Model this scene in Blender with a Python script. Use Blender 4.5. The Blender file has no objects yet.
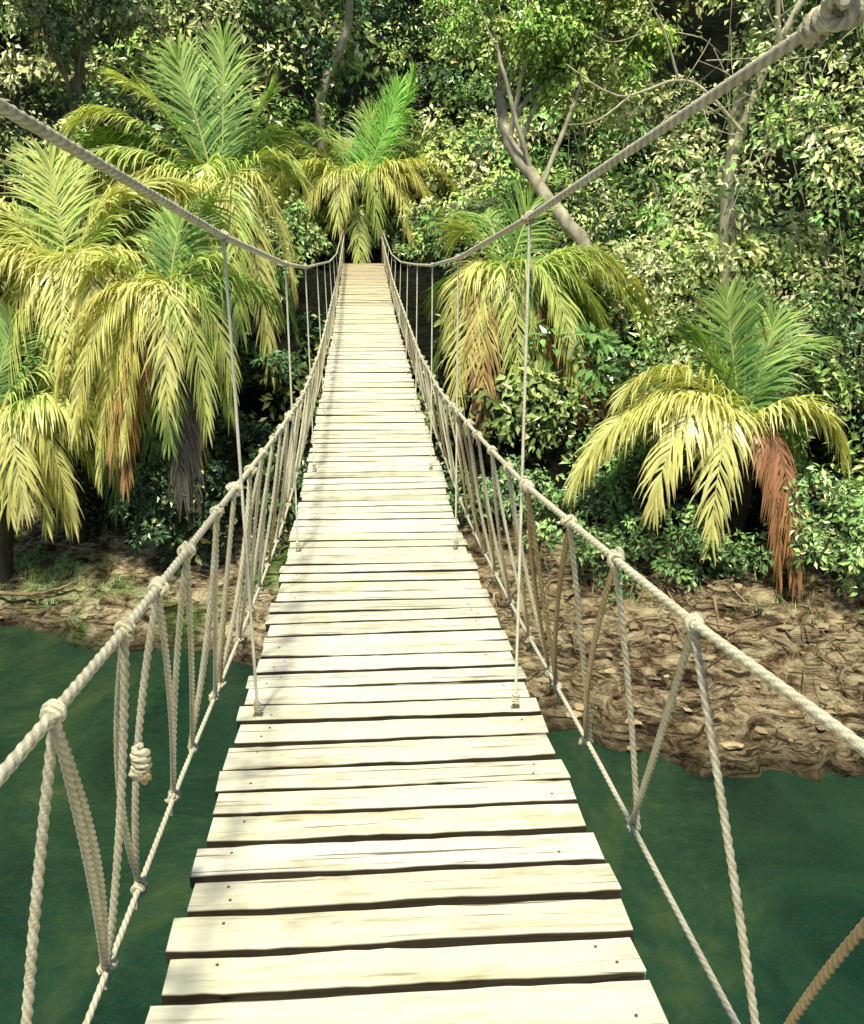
import bpy, math, random
import numpy as np
from mathutils import noise as mn, Vector
random.seed(7); rng=np.random.default_rng(11)
scene=bpy.context.scene
scene.view_settings.view_transform='Standard'
try: scene.view_settings.look='None'
except Exception: pass
scene.view_settings.exposure=0

# ------------------------------------------------------------ helpers
class MB:
    def __init__(s): s.V=[];s.F=[];s.C=[];s.n=0
    def add(s,V,F,C):
        V=np.asarray(V,float).reshape(-1,3)
        C=np.asarray(C,float)
        if C.ndim==1: C=np.tile(C[:3],(len(V),1))
        s.V.append(V); s.C.append(C[:,:3])
        for f in F:
            f=np.asarray(f)
            if f.size: s.F.append(f+s.n)
        s.n+=len(V)
    def build(s,name,mat,parent=None,smooth=True):
        me=bpy.data.meshes.new(name)
        V=np.concatenate(s.V); C=np.concatenate(s.C)
        loops=np.concatenate([f.ravel() for f in s.F]).astype(np.int32)
        cnt=np.concatenate([np.full(len(f),f.shape[1],np.int32) for f in s.F])
        st=np.concatenate([[0],np.cumsum(cnt)[:-1]]).astype(np.int32)
        me.vertices.add(len(V)); me.vertices.foreach_set('co',V.astype(np.float32).ravel())
        me.loops.add(len(loops)); me.loops.foreach_set('vertex_index',loops)
        me.polygons.add(len(cnt)); me.polygons.foreach_set('loop_start',st)
        try: me.polygons.foreach_set('loop_total',cnt)
        except Exception: pass
        me.polygons.foreach_set('use_smooth',np.full(len(cnt),smooth))
        me.update(calc_edges=True); me.validate()
        a=me.color_attributes.new(name='Col',type='FLOAT_COLOR',domain='POINT')
        a.data.foreach_set('color',np.concatenate([C,np.ones((len(C),1))],1).astype(np.float32).ravel())
        me.materials.append(mat)
        ob=bpy.data.objects.new(name,me); scene.collection.objects.link(ob)
        if parent: ob.parent=parent
        return ob
def empty(name):
    e=bpy.data.objects.new(name,None); scene.collection.objects.link(e); return e
def nrm(a): return a/np.maximum(np.linalg.norm(a,axis=-1,keepdims=True),1e-9)

def tube(mb,pts,rad,col,seg=8,lobes=0,pitch=0.09,amp=0.2,caps=True):
    pts=np.asarray(pts,float); n=len(pts)
    rad=np.broadcast_to(np.asarray(rad,float),(n,))
    T=nrm(np.gradient(pts,axis=0))
    ref=np.array([0.13,0.21,0.97]) if abs(T[0][2])<0.8 else np.array([0.96,0.2,0.1])
    S=nrm(np.cross(T,ref)); N=np.cross(S,T)
    s=np.concatenate([[0],np.cumsum(np.linalg.norm(np.diff(pts,axis=0),axis=1))])
    th=np.linspace(0,2*math.pi,seg,endpoint=False)
    r=rad[:,None]*np.ones((1,seg)); shade=np.ones((n,seg))
    if lobes:
        ph=np.cos(lobes*th[None,:]-s[:,None]/pitch*2*math.pi)
        r=r*(1+amp*ph); shade=0.80+0.20*ph
    V=pts[:,None,:]+r[...,None]*(np.cos(th)[None,:,None]*S[:,None,:]+np.sin(th)[None,:,None]*N[:,None,:])
    i=np.arange(n-1)[:,None]*seg; j=np.arange(seg)[None,:]; j2=(j+1)%seg
    F=np.stack([i+j,i+j2,i+seg+j2,i+seg+j],-1).reshape(-1,4)
    C=np.asarray(col)[None,:]*shade.reshape(-1,1)
    Fs=[F]
    if caps: Fs+= [np.arange(seg)[::-1][None,:],(np.arange(seg)+(n-1)*seg)[None,:]]
    mb.add(V.reshape(-1,3),Fs,C)
def line(a,b,step,sag=0.0,jit=0.0):
    a=np.array(a,float);b=np.array(b,float)
    n=max(3,int(np.linalg.norm(b-a)/step)+1); t=np.linspace(0,1,n)[:,None]
    p=a+(b-a)*t; w=(4*t*(1-t))
    p[:,2:3]-=sag*w
    if jit: p+=w*rng.normal(0,jit,(1,3))
    return p
def smooth_curve(ctrl,n):
    c=np.array(ctrl,float); m=len(c); out=[]
    for u in np.linspace(0,m-1-1e-6,n):
        i=int(u); t=u-i
        p0=c[max(i-1,0)];p1=c[i];p2=c[min(i+1,m-1)];p3=c[min(i+2,m-1)]
        out.append(0.5*((2*p1)+(p2-p0)*t+(2*p0-5*p1+4*p2-p3)*t*t+(3*p1-p0-3*p2+p3)*t**3))
    return np.array(out)

# ------------------------------------------------------------ materials
def newmat(name):
    m=bpy.data.materials.new(name); m.use_nodes=True; nt=m.node_tree
    return m,nt,nt.nodes,nt.links,nt.nodes['Principled BSDF']
def mul(nt,a,b,fac=1.0,mode='MULTIPLY'):
    n=nt.nodes.new('ShaderNodeMix'); n.data_type='RGBA'; n.blend_type=mode
    n.inputs[0].default_value=fac
    for sock,v in ((n.inputs[6],a),(n.inputs[7],b)):
        if hasattr(v,'is_linked'): nt.links.new(v,sock)
        else: sock.default_value=(*v,1)
    return n.outputs[2],n
def noise_node(nt,scale,detail=4,rough=.55,vec=None,dist=0):
    n=nt.nodes.new('ShaderNodeTexNoise'); n.inputs['Scale'].default_value=scale
    n.inputs['Detail'].default_value=detail; n.inputs['Roughness'].default_value=rough
    n.inputs['Distortion'].default_value=dist
    if vec is not None: nt.links.new(vec,n.inputs['Vector'])
    return n
def ramp(nt,fac,stops):
    r=nt.nodes.new('ShaderNodeValToRGB'); nt.links.new(fac,r.inputs[0])
    e=r.color_ramp.elements
    while len(e)<len(stops): e.new(0.5)
    for k,(p,c) in enumerate(stops):
        e[k].position=p; e[k].color=(*c,1)
    return r
def geo_pos(nt,scale=(1,1,1),addcol=None):
    g=nt.nodes.new('ShaderNodeNewGeometry'); mp=nt.nodes.new('ShaderNodeMapping')
    mp.inputs['Scale'].default_value=scale
    src=g.outputs['Position']
    if addcol is not None:
        v=nt.nodes.new('ShaderNodeVectorMath'); v.operation='MULTIPLY_ADD'
        nt.links.new(addcol,v.inputs[0]); v.inputs[1].default_value=(37,11,23); nt.links.new(src,v.inputs[2]); src=v.outputs[0]
    nt.links.new(src,mp.inputs['Vector']); return mp.outputs[0]
def colattr(nt,name='Col'):
    a=nt.nodes.new('ShaderNodeAttribute'); a.attribute_name=name; return a.outputs['Color']

def leaf_mat(name,rough=.35,trans=.0,gl=.07):
    m,nt,N,L,p=newmat(name); N.remove(p)
    c=colattr(nt); d=N.new('ShaderNodeBsdfDiffuse'); L.new(c,d.inputs[0])
    g=N.new('ShaderNodeBsdfGlossy'); g.inputs['Roughness'].default_value=rough; g.inputs[0].default_value=(1,1,.85,1)
    mx=N.new('ShaderNodeMixShader'); mx.inputs[0].default_value=gl
    L.new(d.outputs[0],mx.inputs[1]); L.new(g.outputs[0],mx.inputs[2]); out=mx.outputs[0]
    if trans:
        tr=N.new('ShaderNodeBsdfTranslucent'); o2,_=mul(nt,c,(1.0,1.05,.45)); L.new(o2,tr.inputs[0])
        m2=N.new('ShaderNodeMixShader'); m2.inputs[0].default_value=trans
        L.new(out,m2.inputs[1]); L.new(tr.outputs[0],m2.inputs[2]); out=m2.outputs[0]
    L.new(out,N['Material Output'].inputs[0])
    return m
M_leaf=leaf_mat('leaf',.35,0,.07); M_palm=leaf_mat('palm_frond',.38,.22,.08)

def simple_col_mat(name,rough,nscale,lo,hi,bump=0.0,bscale=40,vecscale=(1,1,1)):
    m,nt,N,L,p=newmat(name); c=colattr(nt); v=geo_pos(nt,vecscale)
    nz=noise_node(nt,nscale,3,.65,v)
    rp=ramp(nt,nz.outputs[0],[(.3,lo),(.7,hi)]); o,_=mul(nt,c,rp.outputs[0]); L.new(o,p.inputs['Base Color'])
    p.inputs['Roughness'].default_value=rough; p.inputs['Specular IOR Level'].default_value=.2
    if bump:
        b=N.new('ShaderNodeBump'); b.inputs['Strength'].default_value=bump; b.inputs['Distance'].default_value=.01
        n2=noise_node(nt,bscale,3,.6,v); L.new(n2.outputs[0],b.inputs['Height']); L.new(b.outputs[0],p.inputs['Normal'])
    return m
M_rope=simple_col_mat('rope_fibre',.85,14,(.80,.75,.64),(1.06,1.04,.98),.5,160)
M_bark=simple_col_mat('bark',.9,5,(.45,.42,.4),(1.25,1.2,1.1),.8,14,(1,1,.35))
M_rock=simple_col_mat('rock',.9,3,(.5,.46,.4),(1.3,1.25,1.15),.8,9)
M_metal=simple_col_mat('rusty_iron',.6,60,(.6,.5,.4),(1.1,1,1))
M_post=simple_col_mat('weathered_post',.85,6,(.6,.6,.6),(1.15,1.1,1.05),.6,30,(1,1,.1))

M_wood,nt,N,L,p=newmat('weathered_planks')
c=colattr(nt); g=N.new('ShaderNodeNewGeometry')
cmb=N.new('ShaderNodeCombineXYZ'); L.new(g.outputs['Random Per Island'],cmb.inputs[0]); L.new(g.outputs['Random Per Island'],cmb.inputs[2])
rp_=cmb.outputs[0]
v=geo_pos(nt,(1.3,26,26),rp_)
n1=noise_node(nt,1.6,6,.65,v,.6)
r1=ramp(nt,n1.outputs[0],[(.28,(.50,.44,.37)),(.40,(.86,.84,.78)),(.54,(1,1,1)),(.78,(.93,.91,.85))])
o,_=mul(nt,c,r1.outputs[0])
n2=noise_node(nt,2.3,4,.7,geo_pos(nt,(1,2.5,1),rp_)); r2=ramp(nt,n2.outputs[0],[(.32,(.58,.50,.41)),(.46,(1,1,1))])
o,_=mul(nt,o,r2.outputs[0],.75)
v3=geo_pos(nt,(1.1,60,40),rp_); n3=noise_node(nt,1.0,3,.55,v3,.3)
r3=ramp(nt,n3.outputs[0],[(.335,(.14,.11,.09)),(.37,(1,1,1))]); o,_=mul(nt,o,r3.outputs[0],.85)
L.new(o,p.inputs['Base Color']); p.inputs['Roughness'].default_value=.8; p.inputs['Specular IOR Level'].default_value=.2
b=N.new('ShaderNodeBump'); b.inputs['Strength'].default_value=.7; b.inputs['Distance'].default_value=.006
L.new(n1.outputs[0],b.inputs['Height']); L.new(b.outputs[0],p.inputs['Normal'])

M_water,nt,N,L,p=newmat('river_water')
v=geo_pos(nt,(1,.6,1)); n1=noise_node(nt,.55,5,.68,v,.8)
r1=ramp(nt,n1.outputs[0],[(.36,(.004,.028,.018)),(.52,(.013,.050,.027)),(.68,(.050,.086,.034))]); L.new(r1.outputs[0],p.inputs['Base Color'])
p.inputs['Roughness'].default_value=.05; p.inputs['IOR'].default_value=1.55
b=N.new('ShaderNodeBump'); b.inputs['Strength'].default_value=.5; b.inputs['Distance'].default_value=.06
n2=noise_node(nt,5,4,.65,geo_pos(nt,(1,1.6,1)),.5); L.new(n2.outputs[0],b.inputs['Height']); L.new(b.outputs[0],p.inputs['Normal'])

M_ter,nt,N,L,p=newmat('river_bank_ground')
c=colattr(nt); v=geo_pos(nt,(1,1,2.5))
n1=noise_node(nt,1.9,7,.78,v,.8); r1=ramp(nt,n1.outputs[0],[(.38,(.12,.09,.075)),(.46,(.50,.42,.35)),(.54,(1.0,.96,.88)),(.66,(1.5,1.47,1.38))])
o,_=mul(nt,c,r1.outputs[0])
n3=noise_node(nt,1.3,6,.78,geo_pos(nt,(.7,.7,10)),1.6); r3=ramp(nt,n3.outputs[0],[(.43,(.06,.05,.05)),(.50,(1,1,1))]); o,_=mul(nt,o,r3.outputs[0],.9)
L.new(o,p.inputs['Base Color']); p.inputs['Roughness'].default_value=.9; p.inputs['Specular IOR Level'].default_value=.15
b=N.new('ShaderNodeBump'); b.inputs['Strength'].default_value=.9; b.inputs['Distance'].default_value=.16
n2=noise_node(nt,4.5,7,.85,v,.5); L.new(n2.outputs[0],b.inputs['Height']); L.new(b.outputs[0],p.inputs['Normal'])

# ------------------------------------------------------------ world, sun, camera
w=bpy.data.worlds.new('World'); scene.world=w; w.use_nodes=True
nt=w.node_tree; sk=nt.nodes.new('ShaderNodeTexSky'); sk.sky_type='NISHITA'; sk.sun_disc=False
sd=np.array([-.09,-.46,.88]); sd/=np.linalg.norm(sd)
el=math.asin(sd[2]); az=math.atan2(sd[0],sd[1])
sk.sun_elevation=el; sk.sun_rotation=az
bg=nt.nodes['Background']; nt.links.new(sk.outputs[0],bg.inputs[0]); bg.inputs[1].default_value=.08
sl=bpy.data.lights.new('sun','SUN'); sl.energy=5.0; sl.angle=math.radians(6); sl.color=(1,.97,.72)
so=bpy.data.objects.new('sun',sl); scene.collection.objects.link(so)
so.rotation_euler=Vector(tuple(-sd)).to_track_quat('-Z','Y').to_euler()
cd=bpy.data.cameras.new('camera'); cd.sensor_fit='VERTICAL'; cd.sensor_height=24; cd.lens=24*900/1024
cd.clip_start=.05; cd.clip_end=1500
cam=bpy.data.objects.new('camera',cd); scene.collection.objects.link(cam)
cam.location=(-.09,0,0); cam.rotation_euler=(math.radians(90-12.4),0,math.radians(-4.4)); scene.camera=cam

# ------------------------------------------------------------ terrain
WZ=-5.5
SX=[-200,-12,-6.7,-4.7,-2.15,2.3,5.1,9,30,200]; SY=[16,16.6,15.9,15.0,13.9,10.9,9.6,9.2,9.5,10]
FT=[-400,-14,-10,-2.5,0,.35,4,6.5,13,15,19,24,30,40,70,400]; FZ=[-1,-3,-3,-1.2,0,.30,1.1,2.0,5.7,7.0,7.6,13,21,29,34,40]
def hnoise(x,y,s,o=4): return mn.fractal(Vector((x*s,y*s,3.3)),1.0,2.0,o)
def terrain(x,y,detail=True):
    sh=np.interp(x,SX,SY)+ (.45*hnoise(x,0,.35,3)+.25*hnoise(x,5,1.3,3) if detail else 0)
    t=y-sh; z=WZ+np.interp(t,FT,FZ)
    if y<-1:
        z=max(z,WZ-3+ (min(-1-y,8))*0.9)
        z=min(z,-1.7+max(0,(-y-6))*.05)
        if y<-4.5: z=max(z,-1.75)
    else:
        if detail and t>-1:
            k=min(1,(t+1)/1.5)
            z+=k*(.30*hnoise(x,y,.5)+.18*hnoise(x,y,1.7))
            if t<7:
                q=.20+.05*mn.noise(Vector((x*.3,0,1))); zw=z+.16*hnoise(x,y,1.1); fr=(zw/q)%1
                zz=(math.floor(zw/q)+fr**4)*q; z=z*.35+zz*.65
                z+=.08*hnoise(x+9,y,4.0)
        if abs(x)<2.5 and 18<y<34:
            f=max(0,1-abs(x)/2.5)
            dz=float(np.interp(y,[18,27.2,29.5,31,34],[-.6,1.30,1.45,1.9,4.8]))-.15
            if z>dz:
                f=min(1,f*2); z=z*(1-f)+dz*f
    return z
xs=np.concatenate([np.linspace(-220,-26,20)[:-1],np.arange(-26,-9,.4),np.arange(-9,10,.11),np.arange(10,28,.4),np.linspace(28,220,20)])
ys=np.concatenate([np.linspace(-120,-10,10)[:-1],np.arange(-10,8,.8),np.arange(8,20,.085),np.arange(20,46,.4),np.linspace(46,260,25)])
nx,ny=len(xs),len(ys)
V=np.zeros((ny,nx,3)); C=np.zeros((ny,nx,3))
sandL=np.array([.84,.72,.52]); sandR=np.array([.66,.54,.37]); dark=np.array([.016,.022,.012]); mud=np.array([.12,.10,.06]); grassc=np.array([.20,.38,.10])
for j,y in enumerate(ys):
    for i,x in enumerate(xs):
        z=terrain(x,y); V[j,i]=(x,y,z)
        t=y-np.interp(x,SX,SY)
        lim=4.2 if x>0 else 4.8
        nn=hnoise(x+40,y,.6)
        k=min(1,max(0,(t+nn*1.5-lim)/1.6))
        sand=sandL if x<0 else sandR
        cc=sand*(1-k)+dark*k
        g=max(0,min(1,(hnoise(x-20,y+7,.55)*1.5-.25)*2))*(1-k) if x<-1 else 0
        if -9<x<-4.9 and .6<t<2.6: g=max(g,.45)
        cc=cc*(1-g)+grassc*g
        wet=max(0,min(1,1-(z-WZ-.02)/.35)); cc=cc*(1-.9*wet)+mud*.4*wet
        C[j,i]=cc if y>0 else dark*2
ii=np.arange(nx-1)[None,:]; jj=np.arange(ny-1)[:,None]*nx
F=np.stack([jj+ii,jj+ii+1,jj+nx+ii+1,jj+nx+ii],-1).reshape(-1,4)
mb=MB(); mb.add(V.reshape(-1,3),[F],C.reshape(-1,3)); mb.build('ground',M_ter)
mb=MB(); mb.add([(-230,-12,WZ),(230,-12,WZ),(230,20,WZ),(-230,20,WZ)],[np.array([[0,1,2,3]])],(0,.1,.05)); mb.build('river_water',M_water)

# ------------------------------------------------------------ bridge
bridge=empty('rope_suspension_bridge')
DY=[-1.6,0,2,3.2,4.9,7,10.8,18,27.5,29.2]; DZ=[-1.6,-1.6,-1.6,-1.59,-1.57,-1.49,-1.06,-.12,1.45,1.55]
yy=np.linspace(-1.6,29.2,1200); zz=np.interp(yy,DY,DZ); ker=np.ones(61)/61
zz=np.convolve(np.pad(zz,30,mode='edge'),ker,'valid')
deck=lambda y: np.interp(y,yy,zz)
mb=MB(); nails=MB(); y=-1.5
HW=.6
while y<29.0:
    wd=random.uniform(.125,.168); gap=random.uniform(.018,.030)
    if random.random()<.10: gap+=.012
    z=float(deck(y+wd/2)); sl_=(float(deck(y+wd))-float(deck(y)))/wd
    hw=HW; l=-hw+random.uniform(-.018,.014); r=hw+random.uniform(-.014,.020)
    th=.042; ch=.004; k=25
    prof=np.array([(-wd/2+ch,0),(wd/2-ch,0),(wd/2,-ch),(wd/2,-th+ch),(wd/2-ch,-th),(-wd/2+ch,-th),(-wd/2,-th+ch),(-wd/2,-ch)])
    rot=random.gauss(0,.009); tilt=random.gauss(0,.006); lift=random.gauss(0,.003)
    ph=random.uniform(0,100); X=np.linspace(l,r,k); V=[]; Cp=[]
    far=min(1,max(0,(y-14)/13))
    base=np.array([.98,.95,.80])*(1-far)+np.array([.70,.58,.42])*far
    base=base*random.uniform(.85,1.01)*np.array([1,random.uniform(.97,1.01),random.uniform(.90,1.03)])
    if random.random()<.18: base=base*.84
    for a,x in enumerate(X):
        wob1=.008*mn.noise(Vector((x*4,ph,0)))+.006*mn.noise(Vector((x*15,ph,0))); wob2=.008*mn.noise(Vector((x*4,ph,9)))+.006*mn.noise(Vector((x*15,ph,9)))
        for q_,(py,pz) in enumerate(prof):
            e=(wob1 if py>0 else wob2)
            yy_=py+e+x*rot
            endr=0
            if a in(0,k-1): endr=random.uniform(-.004,.004)
            V.append((x+endr, y+wd/2+yy_, z+lift+pz+py*sl_+x*tilt+.003*mn.noise(Vector((x*2,ph,4)))))
            Cp.append(base if q_<2 else base*np.array([.07,.055,.045]))  # all but the top face near-black: gap shade painted into the plank colour
    V=np.array(V); i=np.arange(k-1)[:,None]*8; j=np.arange(8)[None,:]; j2=(j+1)%8
    Fq=np.stack([i+j,i+8+j,i+8+j2,i+j2],-1).reshape(-1,4)
    cap=[np.arange(8)[None,:],(np.arange(8)[::-1]+(k-1)*8)[None,:]]
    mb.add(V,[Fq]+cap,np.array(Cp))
    if y<14:
        for sx in (-1,1):
            for q in (-.22,.25):
                if random.random()<.5: continue
                nx_=sx*.50+random.uniform(-.03,.03); ny_=y+wd/2+q*wd+nx_*rot; nz_=z+lift+q*wd*sl_+nx_*tilt
                a=np.linspace(0,2*math.pi,8,endpoint=False); rr=.0045
                ring=lambda r_,h: np.stack([nx_+r_*np.cos(a),ny_+r_*np.sin(a),np.full(8,nz_+h)],1)
                Vn=np.concatenate([ring(rr,-.003),ring(rr,.0025),ring(rr*.5,.0035)])
                jn=np.arange(8); jn2=(jn+1)%8
                nails.add(Vn,[np.stack([jn,jn2,jn2+8,jn+8],1),np.stack([jn+8,jn2+8,jn2+16,jn+16],1),(jn+16)[None,:]],(.20,.13,.09))
    y+=wd+gap
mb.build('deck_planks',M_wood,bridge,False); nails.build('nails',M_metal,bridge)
mb=MB()
ysd=np.arange(-1.5,29,.25)
for sx in (-.45,.45,0):
    P=np.stack([np.full(len(ysd),sx),ysd,deck(ysd)-.068],1); tube(mb,P,.018,(.2,.16,.11),6)
mb.build('deck_cables',M_rope,bridge)

ropec=lambda: np.array([.95,.90,.74])*random.uniform(.9,1.03)
tan=np.array([.56,.43,.27])
def rail_xz(side,y):
    if side>0: x=np.interp(y,[-.8,1.26,1.8,3.4,6,29],[.74,.665,.615,.535,.53,.55])
    else: x=-np.interp(y,[-.8,1.2,1.85,3.4,6,29],[.70,.62,.60,.58,.55,.55])
    h=np.interp(y,[-.8,1.2,3.4,6,9.6,20,29],[1.0,.95,.94,.91,.76,.74,.78])
    return x,deck(y)+h
def foot_xz(side,y):
    return side*np.interp(y,[-.8,3,6,12,29],[.76,.755,.70,.66,.63]), deck(y)-.02+0*y
def cable_xz(side,y):
    if side>0: x=np.interp(y,[-.8,1.72,3.4,5.8,28.5],[.9,.75,.53,.52,.62]); z=np.interp(y,[-.8,1.72,3.4,5.8,8.2,10.6,15,20,28.5],[1.35,.515,.345,.34,.42,.55,.82,1.25,2.4])
    else: x=-np.interp(y,[-.8,1.65,3.4,5.8,28.5],[.9,.72,.575,.55,.62]); z=np.interp(y,[-.8,1.65,3.4,5.8,8.2,10.6,15,20,28.5],[1.3,.36,.27,.30,.40,.55,.82,1.25,2.4])
    return x,z
cab=MB(); rail=MB(); foot=MB(); lat=MB(); sus=MB(); kn=MB()
def knot(mb,c,ax,R,r,turns,col,spread=None):
    c=np.array(c,float); ax=nrm(np.array(ax,float)); ref=np.array([0,0,1.]) if abs(ax[2])<.9 else np.array([1.,0,0])
    S=nrm(np.cross(ax,ref)); N=np.cross(S,ax)
    n=int(turns*16); t=np.linspace(0,turns*2*math.pi,n); sp=spread or turns*r*1.9
    RR=R*(1+.18*np.sin(t*.7+random.random()*6))
    P=c+ax*(np.linspace(-.5,.5,n)[:,None]*sp)+RR[:,None]*(np.cos(t)[:,None]*S+np.sin(t)[:,None]*N)
    tube(mb,P,r,col,9,3,.028,.18)
def bigknot(mb,c,ax,r,col,scale=1.0):
    s=scale*random.uniform(.85,1.15)
    knot(mb,c,ax,.014*s,r,random.uniform(1.8,2.8),col)
    c2=np.array(c)+rng.normal(0,.006*s,3)
    ax2=np.array([ax[1]*random.choice([-1,1]),-ax[0]+random.gauss(0,.3),.3+random.random()*.9]); knot(mb,c2,ax2,.015*s,r,random.uniform(1.3,2.1),col*random.uniform(.8,1))
for side in (-1,1):
    ysr=np.concatenate([np.arange(-.8,7,.008),np.arange(7,29,.12)])
    for fn,b_,r_,pitch in ((rail_xz,rail,.0104,.034),(foot_xz,foot,.0088,.030),(cable_xz,cab,.0125,.038)):
        x,z=fn(side,ysr)
        k=np.ones(25)/25; xs_=np.convolve(np.pad(x,12,mode='edge'),k,'valid'); zs_=np.convolve(np.pad(z,12,mode='edge'),k,'valid')
        far_=ysr>6.8; xs_[far_]=x[far_]; zs_[far_]=z[far_]
        P=np.stack([xs_,ysr,zs_],1); tube(b_,P,r_,np.array([.95,.91,.77]),12,3,pitch,.09)
    if side>0:
        H=[1.0,1.8,2.32,2.77,3.35]; Ft=[1.60,2.55,3.15,3.65]
    else:
        H=[.95,1.44,1.85,2.15,2.5,3.0,3.4]; Ft=[1.40,2.04,2.36,2.86,3.2,3.65]
    h=H[-1]
    while h<27:
        s=random.uniform(.40,.54); h+=s; H.append(h)
    while len(Ft)<len(H)-1:
        i=len(Ft); Ft.append((H[i]+H[i+1])/2+.22+random.uniform(-.05,.05))
    for i in range(len(H)-1):
        f=Ft[i]; fx,fz=foot_xz(side,f)
        near=f<6.5
        for hh in (H[i],H[i+1]):
            hx,hz=rail_xz(side,hh)
            step=.005 if f<4 else (.008 if near else .06)
            col=tan*random.uniform(.9,1.6) if random.random()<(.40 if hh==H[i] else .12) else ropec()
            rr=.0086 if f<4 else .0080
            P=line((hx,hh,hz-.012),(fx+random.uniform(-.01,.01),f+random.uniform(-.02,.02),fz+.01),step,0,.016)
            tube(lat,P,rr,col,9 if near else 5,3 if near else 0,.028,.20)
            if near and i>0 and random.random()<.3:
                P2=P+np.array([.004,.022,0])*np.sin(np.linspace(0,math.pi,len(P)))[:,None]*random.uniform(.5,1.6)
                tube(lat,P2,rr*.95,col*.9,9,3,.028,.20)
        if f<10:
            hx,hz=rail_xz(side,H[i]); bigknot(kn,(hx,H[i],hz),(0,1,0),.0074,ropec(),1.05)
            bigknot(kn,(fx,f,fz),(0,1,0),.0070,ropec()*.95,.95)
            if random.random()<.6:
                c0=np.array([fx,f,fz]); P=smooth_curve([c0,c0+(side*.01,.02,-.03),c0+(side*.02,.03,-.09)],16); tube(kn,P,.0062,ropec(),7,3,.028,.2)
        else:
            hx,hz=rail_xz(side,H[i]); tube(kn,line((hx,H[i]-.03,hz),(hx,H[i]+.03,hz),.02),.019,ropec(),6)
            tube(kn,line((fx,f-.03,fz),(fx,f+.03,fz),.02),.018,ropec(),6)
    for sy in [.85,3.4,5.8,8.0,10.3,12.6,15,17.4,19.8,22.2,24.6]:
        cx,cz=cable_xz(side,sy); bx=side*(.53 if side<0 else .515); bz=float(deck(sy))
        tube(sus,line((cx,sy,cz),(bx,sy,bz+.03),.05),.0062,np.array([.92,.90,.80]),7)
        if sy<9: bigknot(kn,(cx,sy,cz),(0,1,0),.0068,np.array([.85,.8,.65]),1.0)
        hx,hz=rail_xz(side,sy)
        if sy<9:
            bigknot(kn,(hx,sy,hz),(0,1,0),.0075,ropec(),1.1)
            knot(kn,(bx,sy,bz+.05),(0,0,1),.010,.0055,4,ropec())
            t=np.linspace(0,2*math.pi,18); P=np.stack([bx+.014*np.cos(t),np.full(18,sy),bz+.012+.014*np.sin(t)],1)
            tube(sus,P,.005,(.3,.27,.22),6)
knot(kn,(-.66,2.12,-1.10),(.1,.1,1),.017,.008,5,ropec()); knot(kn,(-.66,2.12,-1.13),(1,.2,.5),.018,.0075,2,tan*1.3)
x,z=cable_xz(1,1.72); knot(kn,(x,1.72,z),(-.1,1,-.2),.018,.010,4,ropec()*1.05); knot(kn,(x+.01,1.66,z+.005),(1,.5,.4),.022,.011,2.4,ropec())
cab.build('main_cables',M_rope,bridge); rail.build('handrail_ropes',M_rope,bridge); foot.build('foot_ropes',M_rope,bridge)
lat.build('lattice_ropes',M_rope,bridge); sus.build('suspender_ropes',M_rope,bridge); kn.build('rope_knots',M_rope,bridge)
mb=MB()
for side in (-1,1):
    tube(mb,line((side*.92,-.8,-6.5),(side*.9,-.8,1.55),.4),.09,(.3,.24,.17),12)
    tube(mb,line((side*.66,28.6,0),(side*.62,28.6,2.5),.4),.07,(.22,.18,.13),12)
tube(mb,line((-1.05,-.8,1.38),(1.05,-.8,1.38),.3),.06,(.3,.24,.17),10)
mb.build('anchor_posts',M_post,bridge)

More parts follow.
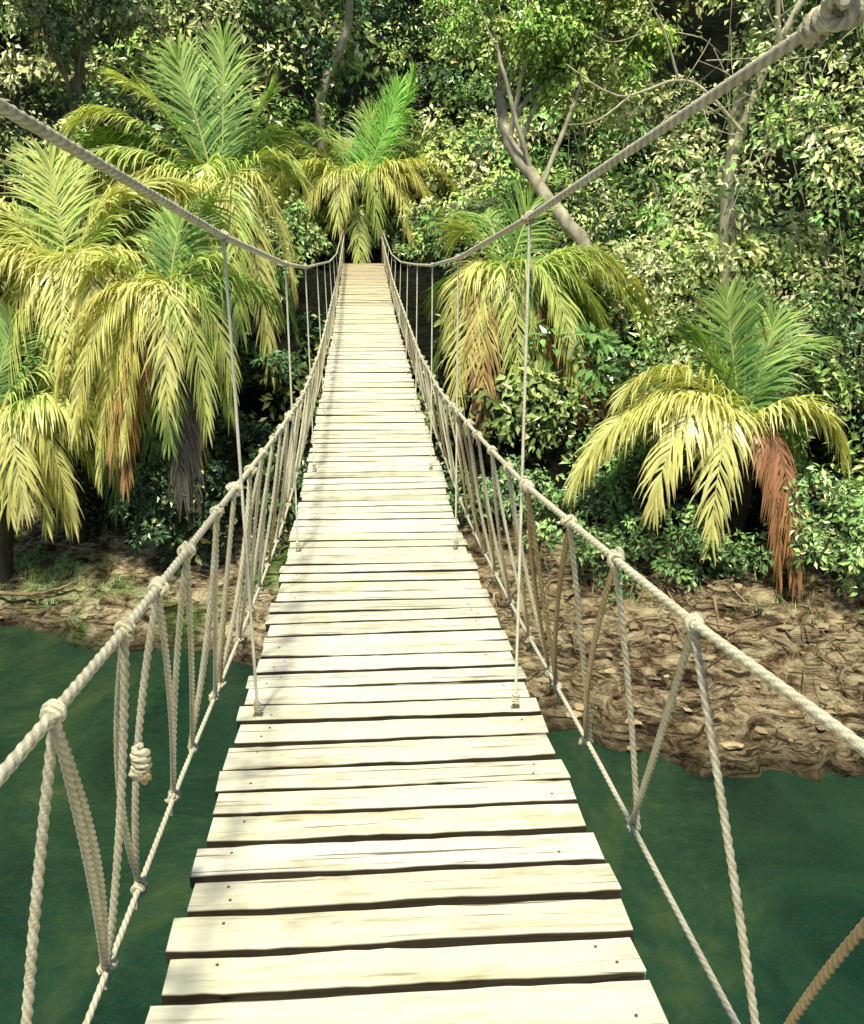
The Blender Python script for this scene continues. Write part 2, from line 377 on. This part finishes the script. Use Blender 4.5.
# ------------------------------------------------------------ palms
def frond(mb,P0,tip,arch,col,col2=None,ll=.75,N=None,dead=False,wmul=1.0):
    P0=np.array(P0,float); tip=np.array(tip,float); d=tip-P0; hor=np.hypot(d[0],d[1])
    Lg=np.linalg.norm(d)+arch*.7
    upf=np.clip(d[2]/max(np.linalg.norm(d),.1),-1,1)
    P1=P0+np.array([d[0]*.30,d[1]*.30,max(d[2],0)*.45+arch*.95]); P2=P0+np.array([d[0]*.85,d[1]*.85,d[2]*.62+arch*.95])
    P1+=np.array([-d[1],d[0],0])*random.uniform(-.15,.15)
    N=N or int(27*Lg)
    bz=lambda t:(1-t)**3*P0+3*t*(1-t)**2*P1+3*t*t*(1-t)*P2+t**3*tip
    db=lambda t:3*(1-t)**2*(P1-P0)+6*t*(1-t)*(P2-P1)+3*t*t*(tip-P2)
    R=bz(np.linspace(0,1,26)[:,None])
    ribc=np.array([.74,.70,.30]) if not dead else np.array([.2,.1,.06])
    tube(mb,R,np.interp(np.linspace(0,1,26),[0,.15,1],[.05,.022,.005]),ribc,6)
    t=np.repeat(np.linspace(.12,.995,N),2)+rng.normal(0,.006,2*N); t=np.clip(t,.05,1); sg=np.tile([1,-1],N)
    keep=rng.random(2*N)>.07; t=t[keep]; sg=sg[keep]; M=len(t)
    tt=t[:,None]; B=bz(tt); T=nrm(db(tt))
    az=math.atan2(d[1],d[0])+random.uniform(-.35,.35); S0=np.array([-math.sin(az),math.cos(az),random.uniform(-.45,.45)])
    if abs(d[2])>2.5*hor: S0=np.array([.9,random.uniform(-.5,.5),0])
    S=nrm(S0-np.sum(T*S0,1,keepdims=True)*T); S=S*sg[:,None]; Nn=np.cross(T,S)*sg[:,None]
    Nn=np.where(Nn[:,2:3]<0,-Nn,Nn)
    prof=np.minimum(1,.5+t/.3)*(1-.45*np.clip((t-.6)/.4,0,1)**1.6)
    l=ll*prof*rng.uniform(.78,1.12,M)
    ang=np.radians(np.interp(t,[0,.5,.85,1],[26,44,58,76]))+rng.normal(0,.13,M)
    D=nrm(S*np.cos(ang)[:,None]+T*np.sin(ang)[:,None]+Nn*.10+rng.normal(0,.07,(M,3)))
    Z=np.array([0,0,1.]); dm=1-.75*max(0,upf)
    dr=(rng.uniform(.4,1.25,M)*dm if not dead else rng.uniform(1.4,2.4,M))[:,None]
    p1=B+l[:,None]*.36*nrm(D-Z*dr*.22); p2=p1+l[:,None]*.35*nrm(D-Z*dr*.9); p3=p2+l[:,None]*.36*nrm(D*.9-Z*dr*1.9)
    w=(rng.uniform(.015,.023,M)*wmul)[:,None]; W=nrm(T-np.sum(T*D,1,keepdims=True)*D)
    V=np.stack([B-W*w*.6,B+W*w*.6,p1-W*w,p1+W*w,p2-W*w*.8,p2+W*w*.8,p3],1).reshape(-1,3)
    b=np.arange(M)[:,None]*7
    Q=np.concatenate([b+np.array([0,1,3,2]),b+np.array([2,3,5,4])]); Tr=b+np.array([4,5,6])
    col=np.array(col); col2=col if col2 is None else np.array(col2)
    mix=np.clip(t+rng.normal(0,.25,M),0,1)[:,None]; c=(col*(1-mix)+col2*mix)*rng.uniform(.6,1.3,(M,1))
    C=np.repeat(c,7,0).reshape(M,7,3)
    tipc=np.array([.60,.36,.14]); m=(rng.random(M)<.4)[:,None]
    C[:,6]=np.where(m,tipc*.8,C[:,6]); C=np.clip(C.reshape(-1,3),0,.95)
    mb.add(V,[Q,Tr],C)
G=(.15,.34,.09); GL=(.52,.70,.20); Y=(.98,.89,.34); YG=(.84,.87,.31); BR=(.58,.33,.15); RB=(.50,.21,.15); GR=(.16,.14,.13)
def palm(name,crown,base,fronds,extra=6,Ls=3.0,trunk_r=.13,greens=(G,GL),scale=1.1,skirt=5,sk=None):
    e=empty(name); mb=MB(); c=np.array(crown,float)
    LL=min(1.02,.35*Ls)
    for f in fronds:
        off,arch,c1,c2=f[:4]; dead=len(f)>4 and f[4]
        off=np.array(off)*(scale if not dead else 1)
        if abs(c[0]+off[0])<1.25 and c[1]<27: off[0]*=.8
        frond(mb,c+rng.normal(0,.04,3),c+off,arch,c1,c2,dead=dead,ll=LL)
    for k in range(extra):
        a=k*2.4+random.random(); elv=random.uniform(-.9,1.0); L=Ls*random.uniform(.8,1.05)
        if abs(c[0]+L*math.cos(a)*math.cos(elv))<1.3 and c[1]<27: a+=math.pi
        off=np.array([math.cos(a)*math.cos(elv),abs(math.sin(a))*math.cos(elv)*.8,math.sin(elv)])*L
        frond(mb,c,c+off,1.2*random.uniform(.6,1.3),greens[0],greens[1],ll=LL)
    for k in range(skirt):
        a=math.pi*(1.05+.9*(k+.5)/max(skirt,1)); L=Ls*random.uniform(.75,1.0)
        off=np.array([math.cos(a)*.6,math.sin(a)*.30,-random.uniform(.7,.95)])*L
        if abs(c[0]+off[0])<1.25: off[0]*=-1
        q=sk if sk else (np.array(G)*.7,np.array(G))
        frond(mb,c-(0,0,.15),c+off,.8,q[0],q[1],ll=.75)
    mb.build('fronds',M_palm,e)
    tb=MB(); b=np.array(base,float); mid=(b+c)/2+np.array([.1,-.1,0])
    P=smooth_curve([b-(0,0,.6),b,mid,c-(0,0,.1),c+(0,0,.25)],70); u=np.linspace(0,1,70)
    r=trunk_r*np.interp(u,[0,.2,.8,.95,1],[1.5,1.15,1,1.1,.4])*(1+.07*np.abs(np.sin(u*60)))
    tube(tb,P,r,(.09,.08,.06),12); tb.build('trunk',M_bark,e)
    return e
def T_(x,y): return float(terrain(x,y))
palm('coconut_palm',(-2.95,20.1,1.9),(-3.3,20.6,T_(-3.3,20.6)),[
 ((.1,.4,3.3),.25,G,GL),((-.7,.2,2.9),.5,G,GL),((-1.6,-.2,2.4),.9,GL,YG),((-2.4,-.5,1.7),1.2,GL,YG),((-3.0,-.8,.2),1.7,GL,YG),
 ((-2.4,-1.0,-1.0),1.8,YG,Y),((-1.2,-1.4,-2.0),1.8,YG,Y),((.9,-1.2,-2.7),2.0,YG,Y),((1.3,-.6,-1.2),1.8,YG,Y),((1.5,0,.7),1.2,GL,YG),((.9,.3,2.3),.6,G,GL),
 ((.4,-1.4,-2.0),1.9,YG,GL),((-2.8,.2,1.0),1.4,G,GL),((-3.2,.2,-.6),1.8,GL,Y),((-.3,-1.0,-1.2),2.0,GL,YG)],7,3.3)
palm('coconut_palm',(-5.5,17.9,.35),(-5.9,18.4,T_(-5.9,18.4)),[
 ((-1.6,.2,1.7),.7,YG,Y),((-.3,.3,2.2),.4,GL,YG),((.9,.2,1.7),.8,YG,Y),((-2.5,-.4,-.1),1.2,YG,Y),((2.3,-.5,-.5),1.3,YG,Y),((1.2,-.9,-1.9),1.4,Y,YG),
 ((-1.0,-.8,-1.8),1.4,Y,YG),((-2.2,-.6,-1.2),1.4,YG,Y),((.2,-1.2,-1.6),1.5,YG,Y),((2.0,.1,.7),1.0,YG,GL),((-2.1,.3,.9),.9,YG,GL),
 ((1.9,-.7,-1.2),1.5,Y,YG),((-1.6,-1.0,-.6),1.4,Y,Y),((.7,-1.2,-.9),1.5,YG,Y)],8,3.0,greens=(GL,Y),skirt=6,sk=(GL,Y))
palm('coconut_palm',(-3.5,16.8,-.1),(-3.6,17.2,T_(-3.6,17.2)),[
 ((-1.1,-.7,-2.4),1.4,Y,YG),((-.6,-1.0,-1.9),1.4,YG,Y),((1.0,.1,.6),.9,GL,YG),((-1.3,0,.7),.8,GL,YG),((.65,-.9,-1.6),1.4,GL,YG),((.15,-.6,-3.1),.6,GR,GR,True),
 ((-1.7,-.5,-1.0),1.2,Y,Y),((.2,.2,1.5),.4,G,GL),((-.85,-.9,-2.2),1.3,Y,BR),((-1.4,-.8,-1.7),1.4,YG,Y),((1.0,-.5,-1.0),1.2,GL,YG),((.35,-.5,-3.2),.7,GR,GR,True),((-.75,-.9,-2.7),1.0,BR,BR,True),((.1,-1.1,-1.3),1.5,YG,Y)],5,2.4,trunk_r=.10,skirt=3,sk=(G,GL))
palm('coconut_palm',(-6.7,16.9,-2.0),(-7.0,17.2,T_(-7,17.2)),[
 ((1.6,-.4,-.8),1.0,GL,YG),((1.8,-.3,.1),.8,GL,YG),((.6,-.9,-1.2),1.0,YG,Y),((1.3,-.8,-1.4),1.0,YG,Y),((-.8,-.6,-.7),1.0,GL,YG),((.3,.2,1.7),.3,G,GL),((-1.5,0,.5),.8,G,GL),((1.1,0,.9),.6,GL,YG),((2.0,-.6,-.4),1.0,YG,Y)],5,2.3,skirt=6,sk=(GL,Y))
palm('coconut_palm',(-5.0,18.6,-2.2),(-5.1,18.9,T_(-5.1,18.9)),[
 ((1.6,-.4,-.5),1.0,G,GL),((-1.6,-.5,-.5),1.0,G,GL),((.9,-.8,-1.1),1.0,G,GL),((-.8,-.9,-1.1),1.0,G,GL),((.1,-.8,-1.0),1.1,G,GL),((.5,.2,1.3),.4,G,GL)],4,1.9,.09,skirt=3)
palm('coconut_palm',(-.1,30.6,3.4),(.2,31.3,T_(.2,31.3)),[
 ((-2.8,-.5,-1.0),2.0,GL,YG),((-1.7,-.9,-1.3),2.0,YG,Y),((2.7,-.6,-1.2),2.0,YG,Y),((1.5,-1.1,-1.1),1.8,YG,Y),((1.6,.2,3.6),.2,(.30,.65,.12),(.45,.85,.18)),((1.2,.2,3.3),.2,(.30,.65,.12),(.45,.85,.18)),((-1.3,0,2.1),.9,G,GL),
 ((3.4,.2,.9),1.3,GL,YG),((-3.4,.2,.5),1.5,GL,YG),((-2.4,.2,1.6),1.1,GL,YG),((.4,.4,2.6),.3,G,GL),((-.6,-1.0,-.6),1.8,YG,YG),((-2.6,-.7,-.1),1.8,YG,Y),((3.0,-.6,-.2),1.8,YG,Y),((.5,-1.1,-.7),1.8,YG,GL),((2.1,-.9,-.5),2.0,YG,Y)],7,3.4,greens=(GL,YG),skirt=3,sk=(GL,YG))
palm('coconut_palm',(2.95,19.3,.3),(3.4,19.9,T_(3.4,19.9)),[
 ((-1.0,-.8,-1.9),1.4,YG,Y),((-.6,-1.1,-2.2),1.4,Y,BR),((2.6,-.4,-.9),1.6,GL,YG),((2.1,-.7,-1.7),1.6,GL,YG),((1.5,-.9,-2.3),1.6,G,GL),((.7,-1.1,-2.6),1.7,G,YG),
 ((1.6,-1.3,-3.2),.9,RB,BR,True),((2.0,-1.3,-3.0),.8,RB,BR,True),((.5,.4,1.7),.4,G,GL),((-.9,.2,1.2),.8,GL,YG),((2.2,.3,.6),1.0,GL,YG),((.1,-1.2,-1.9),1.6,GL,YG),((2.8,.1,-.2),1.3,GL,Y),((-1.1,-.3,-.6),1.3,YG,Y),((1.1,-1.2,-1.4),1.6,GL,YG)],7,2.8,skirt=2)
palm('coconut_palm',(6.2,14.5,-2.05),(6.35,14.9,T_(6.35,14.9)),[
 ((-.4,0,2.3),.25,G,GL),((.5,.2,1.9),.3,G,GL),((.05,.3,2.3),.2,G,G),((-2.1,-.3,.8),.9,YG,Y),((-3.0,-.8,-.6),1.2,YG,Y),((-2.3,-.3,.1),1.1,YG,Y),((-.9,-1.2,-1.4),1.4,YG,Y),
 ((-1.8,-1.1,-.9),1.3,Y,Y),((1.5,-.6,-.25),1.1,YG,Y),((1.1,.3,1.6),.6,G,GL),((.50,-1.3,-2.0),.8,RB,BR,True),((.25,-1.2,-1.9),.8,RB,BR,True),((1.3,-.8,-.1),1.0,YG,Y),((-2.7,-.6,-.3),1.2,Y,YG),((-.9,.2,1.7),.5,GL,G)],2,2.3,.11,scale=1.0,skirt=0)

# ------------------------------------------------------------ foliage masses
def leaves(mb,cent,norm,R,nl,Ll,col,cvar=.35):
    S=len(cent); n=S*nl
    c=np.repeat(cent,nl,0); nn=np.repeat(norm,nl,0); R=np.repeat(R,nl)[:,None]; Ll=np.repeat(Ll,nl)[:,None]*rng.uniform(.6,1.25,(n,1)); cc=np.repeat(col,nl,0)
    rnd=nrm(rng.normal(size=(n,3))); tang=nrm(rnd-np.sum(rnd*nn,1,keepdims=True)*nn)
    rr=np.sqrt(rng.random((n,1)))
    pos=c+tang*rr*R+nn*rng.normal(0,.22,(n,1))*R+np.array([0,0,-1.])*(rr**2)*R*.45
    ax=nrm(tang+rng.normal(0,.45,(n,3))+np.array([0,0,-.35]))
    nm=nrm(nn+rng.normal(0,.36,(n,3))); sd_=nrm(np.cross(ax,nm)); nm=np.cross(sd_,ax)
    w=Ll*rng.uniform(.20,.30,(n,1))
    V=np.stack([pos,pos+ax*Ll*.42+sd_*w+nm*w*.35,pos+ax*Ll-nm*Ll*.12,pos+ax*Ll*.42-sd_*w+nm*w*.35],1).reshape(-1,3)
    b=np.arange(n)[:,None]*4
    F=np.concatenate([b+np.array([0,1,2]),b+np.array([0,2,3])])
    cl=cc*rng.uniform(1-cvar,1+cvar,(n,1))
    old=rng.random(n)<.02; cl[old]=np.array([.65,.55,.2])
    mb.add(V,[F],np.repeat(np.clip(cl,0,.94),4,0))
def clumps(mb,C,R,ns,nl,Ll,cols,up=.6):
    K=len(C)
    d=nrm(rng.normal(size=(K*ns,3))+np.array([0,-.4,.3]))
    dep=rng.uniform(.45,1.12,(K*ns,1))
    Rr=np.repeat(R,ns)[:,None]; cen=np.repeat(C,ns,0)+d*Rr*dep*np.array([1,1,.75])
    nm=nrm(d*.7+np.array([0,-.38,up])+rng.normal(0,.22,(K*ns,3)))
    # clump self-shading painted into leaf colour: darker for inner and lower sprays
    self_shade=np.clip(.20+1.2*(dep-.45)/.67*(.6+.4*d[:,2:3]),.10,1.4)
    col=np.repeat(cols,ns,0)*rng.uniform(.7,1.4,(K*ns,1))*self_shade
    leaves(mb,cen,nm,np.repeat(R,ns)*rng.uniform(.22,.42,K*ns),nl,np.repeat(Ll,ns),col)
PAL=np.array([(.07,.18,.08),(.26,.48,.14),(.58,.84,.24),(.78,.95,.34),(.92,.98,.48),(.2,.38,.14)])
ZK=[-5,-4,0,2,4,8,12,16,20]
YC=[18,18.5,24,28.5,32,33.5,36,40,44]; YR=[13.3,14.2,16.6,17.4,18.4,22,29,36,42]; YL=[20.5,20.8,22.8,24.0,25,28,32.5,38,43]
def yf(x,z):
    a=np.interp(z,ZK,YC); r=np.interp(z,ZK,YR); l=np.interp(z,ZK,YL)
    f=np.clip((x-5.2)/3.0,0,1); f=f*f*(3-2*f); g=np.clip((-x-1.8)/3.5,0,1); g=g*g*(3-2*g)
    return a*(1-f-g)+r*f+l*g
cl=[]
for x in np.arange(-26,30,1.05):
    for z in np.arange(-4.6,20,1.0):
        X=x+random.uniform(-.5,.5); Zv=z+random.uniform(-.5,.5)
        Yv=float(yf(X,Zv))+3.2*hnoise(X+3,Zv*1.3,.33,3)+random.uniform(-.6,.6)
        tz=T_(X,Yv)
        if Zv<tz-.4: Zv=tz+.2
        R=random.uniform(.55,1.3)*(1+max(0,Zv)/22)
        if abs(X)<2.6 and Yv<29.4 and Zv+R>float(deck(min(Yv,29)))-.5: continue
        if random.random()<.12: continue
        cl.append((X,Yv,Zv,R))
for k in range(280):
    X=random.uniform(1.8,11); Yv=random.uniform(17.0,33)
    tz=T_(X,Yv)
    if abs(X)<2.8 and Yv<29: continue
    cl.append((X,Yv,tz+random.uniform(.3,1.5),random.uniform(.7,1.2)))
cl=np.array(cl); K=len(cl)
sel=np.array([hnoise(a[0]*1.0,a[2]*1.2+a[1],.28,3) for a in cl]); sel=(sel-sel.min())/(sel.max()-sel.min())
idx=np.clip((sel*5+rng.normal(0,1.4,K)),0,4.99).astype(int); cols=PAL[idx]*rng.uniform(.75,1.2,(K,1))
big=rng.random(K)<.3; Ll=np.where(big,rng.uniform(.22,.32,K),rng.uniform(.12,.20,K)); Ll=np.where((cl[:,0]>4.5)&(cl[:,1]<21),np.minimum(Ll,.17),Ll)
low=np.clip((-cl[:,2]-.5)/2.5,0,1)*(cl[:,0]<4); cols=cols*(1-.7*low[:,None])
mb=MB()
inner=np.abs(cl[:,0])<16
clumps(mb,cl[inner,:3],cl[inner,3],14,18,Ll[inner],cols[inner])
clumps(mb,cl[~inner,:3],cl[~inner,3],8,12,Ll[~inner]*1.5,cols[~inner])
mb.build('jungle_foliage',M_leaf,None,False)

def limb(mb,pts,r0,r1,col,n=26,seg=9):
    P=smooth_curve(pts,n); P[1:-1]+=rng.normal(0,r0*.12,(n-2,3)); tube(mb,P,np.linspace(r0,r1,n),col,seg)
    return P
def tree(name,trunk,r0,crown,CR,nclump,leafL,pal,bark=(.30,.27,.22),ns=16,nl=18,nlimb=7,cs=.33):
    e=empty(name); tb=MB(); P=limb(tb,trunk,r0,r0*.5,bark,34,11)
    crown=np.array(crown,float); CR=np.array(CR,float)
    d=nrm(rng.normal(size=(nclump,3))+np.array([0,-.3,0])); C=crown+d*CR*rng.uniform(.35,1.0,(nclump,1))
    for k in range(nlimb):
        s=P[int(len(P)*random.uniform(.6,.98))]; tgt=C[k%nclump]
        m=(s+tgt)/2+rng.normal(0,.35,3); limb(tb,[s,m,tgt],r0*.32,r0*.06,bark,18,7)
        for q in range(2):
            t2=tgt+rng.normal(0,.9,3); limb(tb,[m,(m+t2)/2+rng.normal(0,.2,3),t2],r0*.12,r0*.03,bark,12,6)
    tb.build('trunk_and_limbs',M_bark,e); lb=MB()
    pi=rng.integers(0,len(pal),nclump); cols=np.array(pal)[pi]*rng.uniform(.85,1.15,(nclump,1))
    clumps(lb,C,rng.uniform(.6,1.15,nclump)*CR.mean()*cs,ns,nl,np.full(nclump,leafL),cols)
    lb.build('crown',M_leaf,e,False); return e
BG=[(.66,.96,.20),(.80,.98,.30),(.48,.86,.16)]
MG=[(.52,.80,.28),(.76,.94,.42),(.22,.42,.16)]
LG=[(.92,.98,.54),(.70,.84,.38),(.26,.42,.18)]
tree('broadleaf_tree',[(6.1,21.6,-1.6),(6.0,21.2,-.4),(5.1,21.6,1.6),(3.6,23.0,4.0),(3.4,23.8,5.4)],.23,(4.6,23.4,7.0),(3.0,1.3,2.0),50,.15,BG,(.55,.52,.44),cs=.38,nl=22)
tree('broadleaf_tree',[(8.6,20.5,-1),(8.3,21,3),(9,21.5,6.5),(9.8,22,9)],.2,(10.2,21,7.2),(2.8,1.8,2.4),20,.16,MG,(.36,.33,.28))
tree('broadleaf_tree',[(-7,25,0),(-7.4,25,4),(-6.8,25.3,7)],.2,(-7,24.8,8.2),(3.4,2,2.0),26,.20,LG)
tree('broadleaf_tree',[(-1.2,33,4),(-1.3,32.5,7),(-.3,32.2,9.5),(-.6,32.2,13)],.2,(-3.2,31.6,11),(3.6,1.6,2.0),24,.22,MG,(.6,.56,.48))
tree('broadleaf_tree',[(-12,22,-1),(-12.2,22,4),(-11.6,22,7)],.22,(-11.6,21.5,6.5),(3,2,3),20,.22,LG)
tree('broadleaf_tree',[(13,19,-1),(13,19,3),(12.5,19,6)],.22,(12.6,18.5,5),(3,2,3.2),20,.2,MG)

e=empty('bare_tree'); tb=MB(); bc=(.68,.64,.52)
limb(tb,[(8.0,19.6,-1),(7.7,19.6,2.5),(8.4,19.4,5.2),(9.6,19.2,7.4),(10.6,18.8,9)],.11,.05,bc)
limb(tb,[(7.9,19.3,3.6),(6.6,19.2,4.6),(5.2,19.2,4.3),(4.1,19.3,4.9)],.045,.010,bc)
limb(tb,[(6.4,19.2,4.6),(5.9,19.0,5.6),(5.4,18.9,6.3)],.03,.008,bc)
limb(tb,[(5.4,19.2,4.3),(4.7,19.0,3.8),(4.1,19,3.7)],.025,.007,bc)
limb(tb,[(8.4,19.1,5.2),(8.1,18.8,6.8),(8.4,18.6,8.6)],.06,.02,bc)
limb(tb,[(8.2,18.9,6.2),(9.3,18.6,7.0),(10.6,18.3,7.2)],.05,.015,bc)
limb(tb,[(8.0,19.3,3.0),(9.2,18.8,3.7),(10.2,18.6,3.5)],.04,.01,bc)
for k in range(20):
    a=np.array([random.uniform(4.5,10.5),random.uniform(17.8,19),random.uniform(3.2,6)]); dd=nrm(rng.normal(size=3)*np.array([1,.3,.7]))
    limb(tb,[a,a+dd*.6+rng.normal(0,.12,3),a+dd*1.2+rng.normal(0,.2,3)],.014,.005,bc,10,5)
tb.build('branches',M_bark,e)
mb=MB()
for k in range(50):
    x=random.choice([random.uniform(5,12),random.uniform(-10,-2),random.uniform(6,12)]); z1=random.uniform(1.5,9)
    y1=float(yf(x,z1))-random.uniform(.8,1.8); L=random.uniform(1.5,4.5)
    p=[(x,y1,z1),(x+random.gauss(0,.25),y1-.2,z1-L*.4),(x+random.gauss(0,.4),y1-.3,z1-L)]
    limb(mb,p,.014,.007,(.50,.47,.34),18,5)
mb.build('hanging_vines',M_bark)
mb=MB()
for k in range(34):
    x=random.uniform(1.8,10); sh=float(np.interp(x,SX,SY)); y0=sh+random.uniform(2.4,4.6); pts=[]
    xx=x
    for q in range(7):
        yq=y0-q*random.uniform(.25,.45); xx+=random.gauss(0,.16)
        if yq<sh+.2: break
        pts.append((xx,yq,T_(xx,yq)+.01+random.uniform(-.04,.03)))
    if len(pts)>3: limb(mb,pts,random.uniform(.012,.028),.005,np.array([.38,.29,.20])*random.uniform(.5,1.3),26,6)
mb.build('tree_roots',M_bark)

def shrub(name,c,R,n,LL,pal):
    lb=MB(); C=np.array(c)+rng.normal(0,1,(n,3))*np.array(R)*.5
    for k in range(n): C[k,2]=max(C[k,2],T_(C[k,0],C[k,1])+.15)
    cols=np.array(pal)[rng.integers(0,len(pal),n)]
    clumps(lb,C,rng.uniform(.3,.6,n),12,16,np.full(n,LL),cols); lb.build(name,M_leaf,None,False)
DG=[(.07,.15,.07),(.12,.24,.10)]
MD=[(.18,.36,.12),(.38,.60,.22)]
shrub('shrub',(8.4,12.9,-3.4),(1.6,.8,1.0),18,.13,MG)
shrub('shrub',(4.2,14.4,-3.9),(1.5,.8,.6),16,.12,MD)
shrub('shrub',(4.3,15.6,-2.9),(1.5,.6,.9),22,.12,MD)
shrub('shrub',(6.8,13.9,-3.5),(2.0,.6,.7),22,.12,MD)
shrub('shrub',(-4.1,18.9,-3.0),(2.6,.5,1.4),26,.15,DG)
shrub('shrub',(-6.2,18.3,-3.0),(1.9,.3,.8),16,.13,DG)
shrub('shrub',(-3.5,16.8,-3.3),(.9,.25,.7),16,.12,DG)
shrub('shrub',(2.2,16.6,-3.4),(.9,.9,.7),10,.13,[(.12,.24,.1),(.24,.42,.16)])
shrub('shrub',(-1.6,18.0,-3.2),(.8,.9,.6),10,.14,DG)
shrub('shrub',(-1.9,29.6,2.2),(.9,.5,1.3),16,.16,MG)
shrub('shrub',(1.9,29.6,2.2),(.9,.5,1.3),16,.16,MG)
shrub('shrub',(0,31.2,2.6),(1.2,.3,.7),12,.16,BG)

mb=MB(); n=8000
gx=np.concatenate([rng.normal(-6.5,.9,4500),rng.uniform(-9,9,3500)])
V=[];Cc=[]
for i in range(n):
    x=gx[i]; sh=float(np.interp(x,SX,SY))
    t=random.uniform(.7,2.4) if i<4500 else random.uniform(2.8,5.5)
    yv=sh+t
    if hnoise(x,yv,1.1)<(.05 if i>=4500 else -.05): continue
    z=T_(x,yv); h=random.uniform(.04,.12)*(1 if i<4500 else 1.8); a=random.uniform(0,6.28); wv=.009
    dx,dy=math.cos(a),math.sin(a)
    V+=[(x-dy*wv,yv+dx*wv,z-.02),(x+dy*wv,yv-dx*wv,z-.02),(x+dx*h*.5,yv+dy*h*.5,z+h)]
    g=random.uniform(.7,1.3); Cc+=[(.30*g,.54*g,.18*g)]*3
V=np.array(V); mb.add(V,[np.arange(len(V)).reshape(-1,3)],np.array(Cc)); mb.build('grass',M_leaf,None,False)

def ico(sub=2):
    import bmesh
    bm=bmesh.new(); bmesh.ops.create_icosphere(bm,subdivisions=sub,radius=1); bm.verts.ensure_lookup_table()
    v=np.array([q.co[:] for q in bm.verts]); f=np.array([[q.index for q in fa.verts] for fa in bm.faces]); bm.free(); return v,f
iv,iff=ico(2); mb=MB()
for k in range(380):
    x=random.uniform(-9,11) if k<160 else random.uniform(2,9)
    t=random.uniform(-.05,4.2); yv=float(np.interp(x,SX,SY))+t; s=random.choice([.02,.03,.03,.04,.05,.08])*random.uniform(.7,1.4)
    if x<0: s*=.7
    o=random.random()*50
    d=np.array([1+.45*mn.noise(Vector((q[0]*1.4+o,q[1]*1.4,q[2]*1.4))) for q in iv])[:,None]
    V=iv*d*np.array([s*random.uniform(.9,2.2),s,s*random.uniform(.35,.6)]); a=random.uniform(0,3.1)
    Rz=np.array([[math.cos(a),-math.sin(a),0],[math.sin(a),math.cos(a),0],[0,0,1]]); V=V@Rz.T+np.array([x,yv,T_(x,yv)+s*.05])
    g=random.uniform(.5,1.0); mb.add(V,[iff],np.array([.52,.42,.29])*g)
mb.build('stones',M_rock,None,False)
mb=MB()
limb(mb,[(-7.2,16.5,T_(-7.2,16.5)+.12),(-6.2,16.5,T_(-6.2,16.5)+.16),(-5.4,16.7,T_(-5.4,16.7)+.22)],.05,.015,(.36,.27,.18))
for k in range(110):
    x=random.uniform(-8,10); yv=float(np.interp(x,SX,SY))+random.uniform(.6,5); a=random.uniform(0,6.28); L=random.uniform(.2,.7)
    x2,y2=x+math.cos(a)*L,yv+math.sin(a)*L
    tube(mb,line((x,yv,T_(x,yv)+.05),(x2,y2,T_(x2,y2)+.06),.1),.010,np.array([.3,.22,.15])*random.uniform(.5,1.3),5)
mb.build('driftwood',M_bark)
